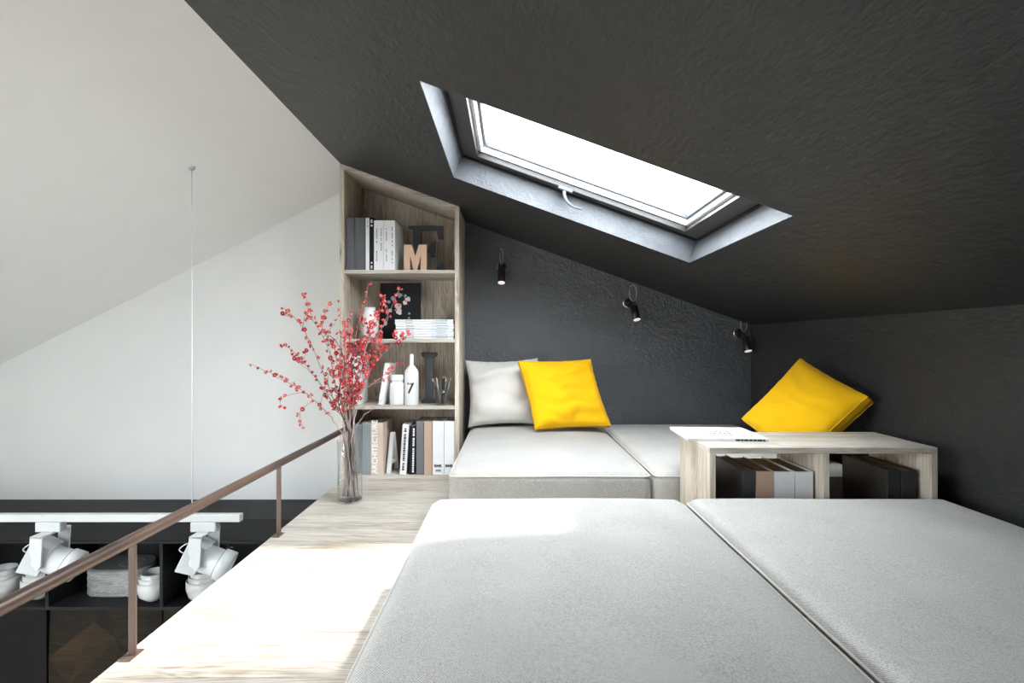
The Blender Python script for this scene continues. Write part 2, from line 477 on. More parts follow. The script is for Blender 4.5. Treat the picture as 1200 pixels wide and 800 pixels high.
# unseen roof window, added to light the void
wo = bpy.data.objects.new('window_2_added', None); C.objects.link(wo); wo.location = wslope((WU0 + WU1) / 2, (WV0 + WV1) / 2, 0)
struct(wo, 'wide unseen roof window added in the white slope to light the void')
def wbox(mb, a, b, c, d, w0, w1):
    vs_ = [wslope(u, v, w) - Vector(wo.location) for u in (a, b) for v in (c, d) for w in (w0, w1)]
    mb.add(vs_, [(0, 1, 3, 2), (4, 6, 7, 5), (0, 4, 5, 1), (2, 3, 7, 6), (0, 2, 6, 4), (1, 5, 7, 3)])
mb = MB(); m_ = (WV0 + WV1) / 2
for a, b, c, d in ((WU0, WU0 + .06, WV0, WV1), (WU1 - .06, WU1, WV0, WV1), (WU0, WU1, WV0, WV0 + .06), (WU0, WU1, WV1 - .06, WV1), (WU0, WU1, m_ - .04, m_ + .04)):
    wbox(mb, a, b, c, d, .12, TH)
mb.build('window_frame', WHITE_PVC, wo)
for c, d in ((WV0 + .05, m_ - .03), (m_ + .03, WV1 - .05)):
    mb = MB(); wbox(mb, WU0 + .05, WU1 - .05, c, d, .17, .176); mb.build('window_pane', GLASS, wo)
struct(MB().box(XL - .1, XR + .1, YB - .1, D2 + .1, ZLOW - .1, ZLOW).build('floor_lower', LOWFLOOR), 'wooden floor of the storey below')

# loft floor: slab and planks one by one
XF = -1.058
floor = struct(MB().box(XF, XR, YB, D2, -0.18, -0.02).build('floor', CABINET), 'pale bleached oak plank floor of the loft')
rng = random.Random(4)
pw = 0.205; y = D2; row = 0
edges = []
yy = 2.122 + pw * 8
while yy > YB:
    a = max(YB, yy - pw); b = min(D2, yy)
    if b - a > 0.02: edges.append((a, b))
    yy -= pw
for a, b in edges:
    if a > 3.60: continue
    joint = rng.choice([0.2, 0.55, 0.9, 1.2, 1.45])
    for x0, x1 in ((XF, joint), (joint, XR)):
        cx, cy = (x0 + x1) / 2, (a + b) / 2
        m = MB().box(x0 - cx + .0006, x1 - cx - .0006, a - cy + .0012, b - cy - .0012, -0.02, 0.0)
        o = m.build('floor_plank', FLOOR_X, floor, 0.0012, 1)
        o.location = (cx, cy, 0)

# ---------------------------------------------------------------- roof window
def ubox(mb, a, b, c, d, w0, w1):
    vs_ = [slope(u, v, w) for u in (a, b) for v in (c, d) for w in (w0, w1)]
    mb.add(vs_, [(0, 1, 3, 2), (4, 6, 7, 5), (0, 4, 5, 1), (2, 3, 7, 6), (0, 2, 6, 4), (1, 5, 7, 3)])
def uring(mb, a, b, c, d, t1, t2, w0, w1):
    """t1 = width of the u sides, t2 = width of the v sides"""
    ubox(mb, a, a + t1, c, d, w0, w1); ubox(mb, b - t1, b, c, d, w0, w1)
    ubox(mb, a + t1, b - t1, c, c + t2, w0, w1); ubox(mb, a + t1, b - t1, d - t2, d, w0, w1)
win = bpy.data.objects.new('window_1', None); C.objects.link(win); win.location = slope(0.3, 2.1, 0.15)
struct(win, 'dark framed roof window in the black slope')
win_inv = Matrix.Translation(-Vector(win.location))
def wpart(name, mb, mat, parent=win, bevel=0):
    me = mb.mesh(name)
    if parent is win: me.transform(win_inv)
    return obj(name, me, mat, parent, bevel)
mb = MB(); uring(mb, HU0, HU1, HV0, HV1, 0.014, 0.014, 0.112, TH); wpart('seal', mb, SEAL)
mb = MB(); uring(mb, HU0 + .012, HU1 - .012, HV0 + .012, HV1 - .012, 0.078, 0.05, 0.122, TH + .02); wpart('sash_frame', mb, FRAME, bevel=0.003)
mb = MB(); uring(mb, HU0 + .088, HU1 - .088, HV0 + .060, HV1 - .060, 0.016, 0.014, 0.150, TH + .02); wpart('glazing_bead', mb, WHITE_PVC)
mb = MB(); uring(mb, HU0 + .103, HU1 - .103, HV0 + .073, HV1 - .073, 0.014, 0.014, 0.180, 0.200); wpart('glass_spacer', mb, SPACER)
mb = MB(); ubox(mb, HU0 + .1, HU1 - .1, HV0 + .07, HV1 - .07, 0.188, 0.196); wpart('window_pane', mb, GLASS)
mb = MB(); uring(mb, HU0, HU1, HV0, HV1, 0.004, 0.004, 0.0, 0.113); wpart('reveal_lit_skin', mb, REVEAL_LIT)  # thin skin over the reveal that carries the sky-lit tone
# portal so the opening is sampled well
pd = bpy.data.lights.new('roof_window_daylight', 'AREA'); pd.shape = 'RECTANGLE'
pd.size = (HU1 - HU0); pd.size_y = HV1 - HV0; pd.cycles.is_portal = True
po = bpy.data.objects.new('roof_window_daylight', pd); C.objects.link(po)
Mp = Matrix((( S_.x, 0, N_.x), (0, 1, 0), (S_.z, 0, N_.z))).to_4x4()
Mp.translation = slope((HU0 + HU1) / 2, (HV0 + HV1) / 2, TH + .03)
po.matrix_world = Mp
pd2 = bpy.data.lights.new('added_roof_window_portal', 'AREA'); pd2.shape = 'RECTANGLE'
pd2.size = WU1 - WU0; pd2.size_y = WV1 - WV0; pd2.cycles.is_portal = True
po2 = bpy.data.objects.new('added_roof_window_portal', pd2); C.objects.link(po2)
Mq2 = Matrix(((SW.x, 0, NW.x), (0, -1, 0), (SW.z, 0, NW.z))).to_4x4()
Mq2.translation = wslope((WU0 + WU1) / 2, (WV0 + WV1) / 2, TH + .03)
po2.matrix_world = Mq2
# handle on the far sash
hb = (HU0 + HU1) / 2 - 0.085
mb = MB(); ubox(mb, hb - .035, hb + .04, HV1 - .075, HV1 - .052, 0.108, 0.124); ho = wpart('handle', mb, STEEL, bevel=0.003)
path = []
for i in range(13):
    t = i / 12
    path.append(slope(hb + .0 + 0.115 * t ** 1.6, HV1 - .062 - 0.012 * math.sin(t * 3.1), 0.112 - 0.072 * math.sin(min(1, t * 1.25) * math.pi / 2) + .012 * t * t))
mb = MB()
L = len(path)
vs_ = []
for i, p in enumerate(path):
    t = i / (L - 1); w = 0.011 * (1 - 0.35 * t)
    tan = (path[min(i + 1, L - 1)] - path[max(i - 1, 0)]).normalized()
    side = Vector((0, 1, 0)); nn = tan.cross(side).normalized()
    for a, b in ((-1, -1), (1, -1), (1, 1), (-1, 1)):
        vs_.append(p + side * w * a * .8 + nn * w * (0.75 - .35 * t) * b)
fs_ = []
for i in range(L - 1):
    for k in range(4): fs_.append((i * 4 + k, i * 4 + (k + 1) % 4, i * 4 + 4 + (k + 1) % 4, i * 4 + 4 + k))
fs_ += [(3, 2, 1, 0), tuple(range(4 * L - 4, 4 * L))]
mb.add(vs_, fs_, True)
lv = mb.mesh('lever'); lv.transform(win_inv); obj('lever', lv, STEEL, ho, 0.002)

# ---------------------------------------------------------------- bookcase
BX0, BX1 = -1.077, -0.330
BT = 0.028
bc = thing('bookcase', 'tall bleached oak bookcase with slanted top fitted under the black ceiling', 'bookcase', (BX0, D1, 0))
def bpart(name, mb, mat, bevel=0.0015):
    me = mb.mesh(name); me.transform(Matrix.Translation((-BX0, -D1, 0)))
    return obj(name, me, mat, bc, bevel)
YBK = D2 - 0.012
Zt = lambda x: zdark(x) - 0.002
def upright(x0, x1, name):
    mb = MB().prism([(x0, 0), (x1, 0), (x1, Zt(x1) - BT), (x0, Zt(x0) - BT)], D1, YBK); bpart(name, mb, OAK_Z)
upright(BX0, BX0 + BT, 'side_panel'); upright(BX1 - BT, BX1, 'side_panel')
mb = MB().prism([(BX0, Zt(BX0) - BT), (BX1, Zt(BX1) - BT), (BX1, Zt(BX1)), (BX0, Zt(BX0))], D1, YBK); bpart('top_panel', mb, OAK_X)
mb = MB().prism([(BX0 + BT, 0), (BX1 - BT, 0), (BX1 - BT, Zt(BX1 - BT) - BT), (BX0 + BT, Zt(BX0 + BT) - BT)], YBK - 0.015, YBK); bpart('back_panel', mb, OAK_Z)
SZ = {}
for nm, yt in (('s1', 316), ('s2', 397), ('s3', 475.5)):
    z = (402 - yt) / F * D1 + H; SZ[nm] = z
    bpart('shelf', MB().box(BX0 + BT, BX1 - BT, D1 + 0.003, YBK - .015, z - 0.022, z), OAK_X)
SZ['s4'] = 0.024
bpart('base_panel', MB().box(BX0 + BT, BX1 - BT, D1 + .002, YBK - .015, 0, 0.024), OAK_X)
def bx(x, d=D1): return (x - 600) / F * d

# ---------------------------------------------------------------- books
def book(name, label, t, h, d, cover, loc, rot=(0, 0, 0), pages=PAGES, group=None, text=None, strokes=None, curved=0.0, cat='book', round_spine=False):
    """spine faces -y, base at z=0, x centred"""
    th = thing(name, label, cat, loc, rot, group)
    b = 0.0028
    mb = MB()
    if round_spine:
        k = 6; prof = []
        for i in range(k + 1):
            a = math.pi * i / k
            prof.append((-t / 2 * math.cos(a), -0.008 * math.sin(a)))
        poly = [(x, y) for x, y in prof] + [(t / 2, 0.002), (-t / 2, 0.002)]
        n = len(poly)
        mb.add([Vector((x, y, z)) for z in (0, h) for x, y in poly], [list(range(n))[::-1], list(range(n, 2 * n))] + [(i, (i + 1) % n, (i + 1) % n + n, i + n) for i in range(n)])
    else:
        mb.box(-t / 2, t / 2, 0, b, 0, h)
    mb.box(-t / 2, -t / 2 + b, b, d, 0, h); mb.box(t / 2 - b, t / 2, b, d, 0, h)
    mb.build('cover', cover, th, 0.0007, 1)
    MB().box(-t / 2 + b, t / 2 - b, b, d - .005, .004, h - .005).build('pages', pages, th)
    for tx in (text or []):
        body, size, xo, zc, mat, vert = tx[:6]
        me = text_mesh(body, size, 0.0003, tx[6] if len(tx) > 6 else 0.0)
        o = obj('lettering', me, mat, th)
        R = Matrix.Rotation(math.radians(90), 4, 'X')
        if vert: R = Matrix.Rotation(math.radians(-90 * vert), 4, 'Y') @ R
        me.transform(R)
        o.location = (xo, -0.0005 - (0.008 if round_spine else 0), zc)
    if strokes:
        mb = MB(); r = random.Random(strokes[3] if len(strokes) > 3 else 1)
        for (xo, z0, z1) in strokes[0]:
            z = z1
            while z > z0:
                hh = r.uniform(.006, .014)
                mb.box(xo - strokes[1] / 2, xo + strokes[1] / 2, -0.0006, 0.0, z - hh, z)
                z -= hh + r.choice([.003, .003, .003, .012])
        mb.build('spine_print', strokes[2], th)['kind'] = 'stuff'
    return th
k = 1 / 187.5
def shelf_book(label, xa, xb, ytop, shelf, cover, yoff=0.012, depth=0.24, name='book', lean=0, **kw):
    z = SZ[shelf]
    d = D1 + yoff
    X0, X1 = (xa - 600) / F * d, (xb - 600) / F * d
    ztop = (402 - ytop) / F * d + H
    X0 = max(X0, BX0 + BT + .001); X1 = min(X1, BX1 - BT - .001)
    t = X1 - X0 - 0.001
    lift = t / 2 * math.sin(abs(lean))
    return book(name, label, t, ztop - z - .001 - lift, depth, cover, ((X0 + X1) / 2, d, z + .001 + lift), (0, lean, 0), **kw)
shelf_book('dark grey cloth book against the left side of the top shelf', 403.6, 415.8, 255, 's1', BK_GREY, round_spine=True, yoff=.02)
shelf_book('dark grey cloth book beside a thin white book on the top shelf', 415.8, 428.3, 255.3, 's1', BK_GREY, round_spine=True, yoff=.02)
shelf_book('thin white book between dark grey and black books', 428.4, 432.8, 255, 's1', BK_WHITE, strokes=([(0, .27, .31)], .006, INKG))
shelf_book('thin black book with white print on its spine', 432.9, 438.0, 255, 's1', BK_BLACK, strokes=([(0, .27, .315), (0, .01, .05)], .010, WHITEINK, 3))
shelf_book('thick white book beside the thin black book', 438.1, 449.4, 258, 's1', BK_WHITE, strokes=([(-.012, .17, .26), (.016, .13, .26), (-.012, .05, .12)], .007, INKG, 5), depth=.25)
shelf_book('thick white book with one side bare, ending the top row', 449.5, 463.0, 258, 's1', BK_WHITE, strokes=([(-.018, .19, .26), (.018, .15, .27), (-.018, .06, .13), (.018, .05, .12)], .007, INKG, 8), depth=.25)

# standing letters
def letter(name, label, poly, depth, mat, loc, rz=0, rx=0):
    o = MB().prism(poly, -depth / 2, depth / 2).build(name, mat, None, 0.002)
    o.location = loc; o.rotation_euler = (rx, 0, rz)
    return tag(o, label, 'letter')
def frame_poly(pts, x0, y0, sx, sz):
    return [(x0 + a * sx, y0 + b * sz) for a, b in pts]
# serif E, unit box 0..1
E = [(0, 0), (1, 0), (1, .23), (.86, .23), (.80, .09), (.37, .09), (.37, .47), (.60, .47), (.66, .36), (.78, .36), (.78, .68), (.66, .68), (.60, .56), (.37, .56), (.37, .91), (.80, .91), (.86, .73), (1, .73), (1, 1), (0, 1), (0, .95), (.13, .91), (.13, .09), (0, .05)]
dE = D1 + .20
x0, x1 = bx(479, dE), bx(519.5, dE)
hE = (402 - 265) / F * dE + H - SZ['s1']
letter('letter_e', 'charcoal serif letter E standing behind the kraft letter M', frame_poly(E, -(x1 - x0) / 2, 0, x1 - x0, hE), .03, CHARCOAL, ((x0 + x1) / 2, dE, SZ['s1'] + .0005))
Mq = [(0, 0), (.27, 0), (.25, .58), (.43, 0), (.57, 0), (.75, .58), (.73, 0), (1, 0), (1, 1), (.66, 1), (.5, .55), (.34, 1), (0, 1)]
dM = D1 + .05
x0, x1 = bx(474, dM), bx(500.3, dM)
hM = (402 - 287) / F * dM + H - SZ['s1']
letter('letter_m', 'kraft brown block letter M on the top shelf', frame_poly(Mq, -(x1 - x0) / 2, 0, x1 - x0, hM), .035, CARD, ((x0 + x1) / 2, dM, SZ['s1'] + .0005))
# serif I on the third shelf
I_ = [(0, 0), (1, 0), (1, .05), (.76, .10), (.76, .88), (1, .94), (1, 1), (0, 1), (0, .94), (.24, .88), (.24, .10), (0, .05)]
dI = D1 + .16
x0, x1 = bx(494, dI), bx(512.5, dI)
hI = (402 - 413) / F * dI + H - SZ['s3']
letter('letter_i', 'charcoal serif letter I beside the white bottle', frame_poly(I_, -(x1 - x0) / 2, 0, x1 - x0, hI), .03, CHARCOAL, ((x0 + x1) / 2, dI, SZ['s3'] + .0005))

# second shelf: black print, white vase, stack of magazines
dP = D1 + .27
x0, x1 = bx(444.5, dP), bx(492.5, dP); hP = (402 - 331) / F * dP + H - SZ['s2']
pr = thing('art_print', 'square black print of pale flowers leaning in the bookcase', 'print', ((x0 + x1) / 2, dP, SZ['s2'] + .001), (-0.07, 0, 0))
wP = x1 - x0
MB().box(-wP / 2, wP / 2, 0, .008, 0, hP).build('board', BK_BLACK, pr, .001)
def blob_mesh(r, spots, zf):
    mb = MB()
    for (x, z, rad) in spots:
        n = 9; vs_ = [Vector((x, -0.0006 - zf, z))]
        for i in range(n):
            a = 2 * math.pi * i / n; q = rad * r.uniform(.6, 1.15)
            vs_.append(Vector((x + q * math.cos(a), -0.0006 - zf, z + q * math.sin(a))))
        mb.add(vs_, [(0, 1 + i, 1 + (i + 1) % n) for i in range(n)])
    return mb
r = random.Random(3)
def sp(x, y, rad): return ((x - 468.5) / F * dP, (396 - y) / F * dP, rad)
blob_mesh(r, [sp(466, 358, .03), sp(467, 364, .022), sp(477, 349, .02), sp(474, 353, .016), sp(462, 352, .014), sp(457, 362, .012)], 0).build('pale_petals', plain('print_pink_white', (0.72, 0.60, 0.58), .5, var=.25), pr)['kind'] = 'stuff'
blob_mesh(r, [sp(460, 348, .016), sp(468, 344, .02), sp(474, 345, .012), sp(479, 366, .009), sp(479, 371, .008), sp(455, 352, .012), sp(452, 378, .015)], .0004).build('leaf_print', plain('print_teal', (0.22, 0.33, 0.33), .5, var=.25), pr)['kind'] = 'stuff'
blob_mesh(r, [sp(467, 356, .010), sp(475, 351, .008), sp(463, 362, .008)], .0008).build('rose_print', plain('print_rose', (0.55, 0.16, 0.17), .5), pr)['kind'] = 'stuff'
dV = D1 + .14
mb = MB().lathe([(.0, .0), (.035, .0), (.05, .03), (.058, .09), (.05, .15), (.032, .19), (.036, .205), (.030, .205), (.026, .19), (.04, .1), (.0, .02)], 28, capb=False)
o = mb.build('white_vase', MATT_WHITE); o.location = (bx(433.5, dV), dV, SZ['s2'] + .0005)
tag(o, 'small white rounded vase left of the black print', 'vase')
dS = D1 + .015
x0, x1 = bx(463, dS), bx(531.5, dS)
ztop = (402 - 374) / F * dS + H
nmag = 8; tm = (ztop - SZ['s2'] - .0008) / nmag
ords = ['bottom', 'second from bottom', 'third from bottom', 'fourth from bottom', 'fourth from top', 'third from top', 'second from top', 'topmost']
r = random.Random(5)
MAGB = plain('pale_blue_spine', (0.62, 0.68, 0.72), .5)
for i in range(nmag):
    dx = r.uniform(-.006, .006)
    t = thing('magazine', 'white magazine lying %s in the bookcase stack' % ords[i], 'magazine', ((x0 + x1) / 2 + dx, dS + r.uniform(0, .006), SZ['s2'] + .0005 + i * tm), (0, 0, r.uniform(-.01, .01)), 'magazines stacked on the second shelf')
    w = x1 - x0
    rbm = MB().box(-w / 2, w / 2, 0, .26, 0, tm - .0012)
    rbm.build('cover', BK_WHITE, t, .002, 2)
    MB().box(w * .12, w * .40, -.0004, .001, .0025, tm - .0035).build('spine_band', MAGB, t)
    mbx = MB()
    x = -w * .32
    while x < -w * .2:
        q = r.uniform(.004, .01); mbx.box(x, x + q, -.0007, 0, tm * .3, tm * .62); x += q + .003
    x = w * .2
    while x < w * .38:
        q = r.uniform(.003, .009); mbx.box(x, x + q, -.0009, 0, tm * .3, tm * .62); x += q + .004
    mbx.build('spine_print', INKG, t)['kind'] = 'stuff'

# third shelf: white books, jar, bottle, tumbler with pencils
shelf_book('tall white book at the left end of the third shelf', 404.5, 412.5, 414, 's3', BK_WHITE, yoff=.06, depth=.2)
shelf_book('white book beside the tall white book behind the branches', 412.7, 421, 417, 's3', BK_WHITE, yoff=.06, depth=.2)
shelf_book('white book leaning alone on the third shelf', 443, 449, 425, 's3', BK_WHITE, yoff=.03, depth=.2, lean=0.16)
dJ = D1 + .07
o = MB().lathe([(0, 0), (.042, 0), (.046, .006), (.0465, .125), (.043, .138), (.034, .145), (.034, .152), (.040, .154), (.042, .160), (.042, .186), (.039, .190), (0, .190)], 32, capb=False).build('lidded_jar', MATT_WHITE)
o.location = (bx(465.4, dJ), dJ, SZ['s3'] + .0005); tag(o, 'squat matt white jar beside the bottle', 'jar')
bt = thing('bottle', 'white ceramic bottle marked with a black 7', 'bottle', (bx(482.6, dJ), dJ - .005, SZ['s3'] + .0005))
MB().lathe([(0, 0), (.041, 0), (.0435, .004), (.0435, .205), (.040, .220), (.020, .245), (.0135, .255), (.0125, .32), (.010, .322), (.009, .30), (0, .29)], 32, capb=False).build('body', MATT_WHITE, bt)
me = text_mesh('7', .095, .0006, .0012)
bm = bmesh.new(); bm.from_mesh(me)
bmesh.ops.triangulate(bm, faces=bm.faces)
for _ in range(3): bmesh.ops.subdivide_edges(bm, edges=[e for e in bm.edges if e.calc_length() > .006], cuts=1)
bm.to_mesh(me); bm.free()
for v in me.vertices:
    x, yv, z = v.co
    a = x / .0438
    rr = .0439 + z
    v.co = (rr * math.sin(a), -rr * math.cos(a), yv + .105)
me.transform(Matrix.Translation((0, 0, 0)))
obj('number', me, INK, bt)
dT = D1 + .05
tu = thing('tumbler', 'clear glass tumbler at the right end of the third shelf', 'tumbler', (bx(517.6, dT), dT, SZ['s3'] + .0005))
MB().lathe([(0, .0), (.034, .0), (.040, .115), (.0385, .115), (.0325, .006), (0, .006)], 28, capb=False).build('glass_body', GLASS, tu)
PENS = [plain('grey_pencil', (.09, .09, .10), .5), plain('steel_pencil', (.30, .31, .32), .4), plain('black_pencil', (.02, .02, .02), .5)]
for i, (ax, ay) in enumerate([(-.26, .05), (-.12, -.12), (.02, .1), (.13, -.08), (.24, .06), (.07, .16)]):
    L = .165 + .008 * (i % 3)
    p = thing('pencil', ['dark grey pencil leaning left in the glass tumbler', 'steel grey pencil leaning slightly left in the tumbler', 'black pencil upright at the back of the tumbler', 'dark grey pencil leaning slightly right in the tumbler', 'steel grey pencil leaning far right in the tumbler', 'black pencil in the middle of the tumbler'][i], 'pencil', (bx(517.6, dT) + ax * .07, dT + ay * .08, SZ['s3'] + .008), (-ay, ax, 0), 'pencils in the tumbler')
    MB().lathe([(.0042, 0), (.0042, L * .88)], 6, capt=True).build('shaft', PENS[i % 3], p)
    MB().lathe([(.0042, L * .88), (.0008, L)], 6, capt=True).build('tip', BK_TAN if i % 3 == 2 else BK_WHITE, p)

# bottom shelf
shelf_book('grey book behind the vase on the lowest shelf', 415, 424.3, 497, 's4', BK_BLUE, yoff=.045, depth=.24)
shelf_book('grey blue book beside the beige book', 424.4, 434.2, 495, 's4', BK_BLUE, yoff=.012, depth=.26)
shelf_book('pinkish beige book titled ARCHITECTURE', 434.3, 449.2, 495.5, 's4', BK_BEIGE, yoff=.012, depth=.25, text=[('ARCHITECTURE', .047, -.012, .175, WHITEINK, 1, .0006)])
A_ = MB()
A_.prism([(0, 0), (.022, 0), (.075, .19), (.128, 0), (.15, 0), (.088, .25), (.062, .25)], -.012, .012)
A_.prism([(.040, .055), (.110, .055), (.104, .08), (.046, .08)], -.012, .012)
me = A_.mesh('letter_a'); me.transform(Matrix.Translation((-.075, 0, 0)))
o = obj('letter_a', me, MATT_WHITE, None, .0015); o.location = (bx(453.5, D1 + .1) + .034, D1 + .115, SZ['s4'] + .0005); o.rotation_euler = (0, 0, math.radians(79))
tag(o, 'white letter A standing edge on beside the beige book', 'letter')
shelf_book('white book with printed spine leaning on the lowest shelf', 468.2, 475.8, 497, 's4', BK_WHITE, yoff=.012, depth=.23, lean=.06, strokes=([(0, .03, .29)], .014, INK, 4))
shelf_book('slim black book with white print beside the leaning white book', 479.3, 486.2, 499, 's4', BK_BLACK, yoff=.02, depth=.22, lean=.02, strokes=([(.006, .02, .29)], .011, WHITEINK, 6))
shelf_book('mid grey cloth book beside the slim black one', 487.7, 496.6, 493.5, 's4', BK_MID, yoff=.012, depth=.24)
shelf_book('tan cloth book among grey and white books', 496.9, 506.6, 493.8, 's4', BK_TAN, yoff=.012, depth=.24)
shelf_book('broad white book with black letters next to the tan book', 507, 520.3, 493.5, 's4', BK_WHITE, yoff=.008, depth=.24, text=[('BMB', .024, -.003, .056, INK, 0, .0010)], strokes=([(.0, .018, .034)], .035, INKG, 2))
shelf_book('broad white book against the right side of the lowest shelf', 520.5, 533.2, 493.5, 's4', BK_WHITE, yoff=.008, depth=.24, text=[('BMB', .024, -.003, .056, INK, 0, .0010)])

# ---------------------------------------------------------------- sofa modules
def module(label, x0, x1, y0, y1, hgt, dome, seed, name='sofa_module'):
    w, d = x1 - x0 - .007, y1 - y0
    t = thing(name, label, 'sofa', ((x0 + x1) / 2, (y0 + y1) / 2, 0), group='upholstered sofa modules')
    def fn(p):
        fx, fy = 2 * p.x / w, 2 * p.y / d
        q = Vector(p); up = max(0, p.z / hgt)
        q.z += dome * up ** 3 * max(0, (1 - abs(fx) ** 3.2)) * max(0, (1 - abs(fy) ** 3.2))
        nz = noise.noise(Vector((p.x * 2.3 + seed, p.y * 2.3, p.z * 4))) * .005 + noise.noise(Vector((p.x * 7, p.y * 7 + seed, p.z * 9))) * .0015
        q.z += nz * up
        # sides bulge gently
        b = .0022 * math.sin(min(1, max(0, p.z / hgt)) * math.pi)
        q.x += b * max(-1, min(1, fx)) * (abs(fx) > .9); q.y += b * max(-1, min(1, fy)) * (abs(fy) > .9)
        return q
    rbox_mb(w, d, hgt, .042, 22, fn).build('upholstery', LINEN, t)
    # piping along the top edge and the corner seams
    def ring(z, r, name, inset):
        pts = []; rr = .03; hx, hy = w / 2 - inset, d / 2 - inset
        for cx, cy, a0 in ((hx - rr, hy - rr, 0), (-hx + rr, hy - rr, 90), (-hx + rr, -hy + rr, 180), (hx - rr, -hy + rr, 270)):
            for i in range(5):
                a = math.radians(a0 + 22.5 * i); pts.append(Vector((cx + rr * math.cos(a), cy + rr * math.sin(a), z)))
        out = []
        for i in range(len(pts)):
            a, b = pts[i], pts[(i + 1) % len(pts)]
            n = max(1, int((b - a).length / .06))
            for j in range(n):
                q = a.lerp(b, j / n)
                out.append(q + Vector((0, 0, noise.noise(q * 3 + Vector((seed, 0, 0))) * .003)))
        MB().tube(out, r, 6, closed=True).build(name, PIPING, t)
    ring(hgt - .020, .0035, 'piping', .0035)
    ring(.03, .003, 'piping', .004)
    return t
module('pale grey sofa module beside the bookcase, under the white cushion', -.283, .615, 2.232, 3.55, .288, .020, 1)
module('pale grey sofa module in the corner behind the low shelf table', .617, 1.56, 2.232, 3.55, .288, .022, 2)
module('pale grey bed module catching sunlight beside the bare plank floor', -.287, .615, .50, 1.848, .296, .022, 3, 'bed_module')
module('pale grey bed module along the low black knee wall', .617, 1.56, .50, 1.848, .296, .022, 4, 'bed_module')

# ---------------------------------------------------------------- cushions
def cushion(name, label, w, h, T, border, mat, pipe, M, seed, wr=0.006, pinch=.05, group=None, shear=0.0):
    n = 34
    t = thing(name, label, 'cushion', group=group)
    t.matrix_world = M
    mb = MB()
    def P(u, v, s):
        x = w / 2 * u * (1 - pinch * (1 - v * v) * abs(u) ** 3)
        z = h / 2 * v * (1 - pinch * (1 - u * u) * abs(v) ** 3)
        prof = max(0.0, (1 - abs(u) ** 2.6) * (1 - abs(v) ** 2.6)) ** .55
        y = border / 2 + (T - border / 2) * prof
        q = Vector((x * 5 + seed, z * 5, s * 3))
        wr1 = noise.noise(Vector((x * 4 + seed, z * 13 + 1.5 * noise.noise(q), s))) * wr
        edge = max(abs(u), abs(v))
        wr2 = noise.noise(Vector((x * 22 + seed, z * 22, s))) * wr * .5 * (edge ** 6)
        y += (wr1 * (1 - edge ** 8) + wr2) * (0.25 + prof)
        jag = noise.noise(Vector((u * 9, v * 9, seed))) * .003 * (edge > .97)
        return Vector((x + jag * u + shear * z, -s * y, z + jag * v))
    for s in (1, -1):
        vs_ = [P(-1 + 2 * i / n, -1 + 2 * j / n, s) for i in range(n + 1) for j in range(n + 1)]
        fs_ = [(i * (n + 1) + j, (i + 1) * (n + 1) + j, (i + 1) * (n + 1) + j + 1, i * (n + 1) + j + 1) for i in range(n) for j in range(n)]
        mb.add(vs_, fs_, True)
    loop = [(-1 + 2 * i / n, -1) for i in range(n)] + [(1, -1 + 2 * i / n) for i in range(n)] + [(1 - 2 * i / n, 1) for i in range(n)] + [(-1, 1 - 2 * i / n) for i in range(n)]
    a = [P(u, v, 1) for u, v in loop]; b = [P(u, v, -1) for u, v in loop]
    L = len(loop)
    mid = [(p + q) / 2 + Vector((p.x, 0, p.z)).normalized() * border * .12 for p, q in zip(a, b)]
    mb.add(a + mid + b, [(i, (i + 1) % L, L + (i + 1) % L, L + i) for i in range(L)] + [(L + i, L + (i + 1) % L, 2 * L + (i + 1) % L, 2 * L + i) for i in range(L)], True)
    mb.build('cover', mat, t)
    MB().tube(a, .0028, 6, closed=True).build('piping', pipe, t)
    if border > .015: MB().tube(b, .0028, 6, closed=True).build('piping', pipe, t)
    return t
def frameM(origin, xdir, zdir):
    z = Vector(zdir).normalized(); x = Vector(xdir); x = (x - z * x.dot(z)).normalized(); y = z.cross(x)
    M = Matrix((x, y, z)).transposed().to_4x4(); M.translation = origin
    return M
ZS = .305
# off-white cushion leaning on the end wall
bl = Vector((px(554, 503, 3.36).x, 3.36, ZS + .005)); tl = px(545, 430, 3.47); br = Vector((px(640, 503, 3.34).x, 3.36, ZS + .005))
wv_, hv_ = .46, .45
xd = Vector((1, .0, .03)); zd = Vector((-.03, .30, 1)).normalized()
cushion('cushion', 'off-white linen cushion leaning beside the bookcase', .49, .45, .085, .010, LINENC, PIPING,
        frameM(Vector((-.055, 3.425, ZS + .218)), xd, zd), 3, wr=.036, pinch=.09, group='cushions on the sofa', shear=-.04)
cushion('cushion', 'yellow wool cushion leaning on the off-white one', .47, .44, .085, .045, YELLOW, YPIPING,
        frameM(Vector((.325, 3.235, ZS + .225)), Vector((1, .16, .04)), Vector((-.08, .42, 1))), 9, wr=.036, pinch=.05, group='cushions on the sofa', shear=-.16)
T_ = Vector((1.50, 2.66, -.143 + H)); R_ = Vector((1.625, 2.31, -.232 + H)); Lc = Vector((1.195, 2.74, -.505 + H))
ux = (R_ - T_); uz = (T_ - Lc)
ch = .43
ctr = T_ + ux * .5 - uz.normalized() * ch * .5
cushion('cushion', 'yellow wool cushion tipped against the low black knee wall', .42, ch, .075, .055, YELLOW, YPIPING,
        frameM(ctr + Vector((.01, .015, .012)), ux, uz), 15, wr=.016, pinch=.035, group='cushions on the sofa')

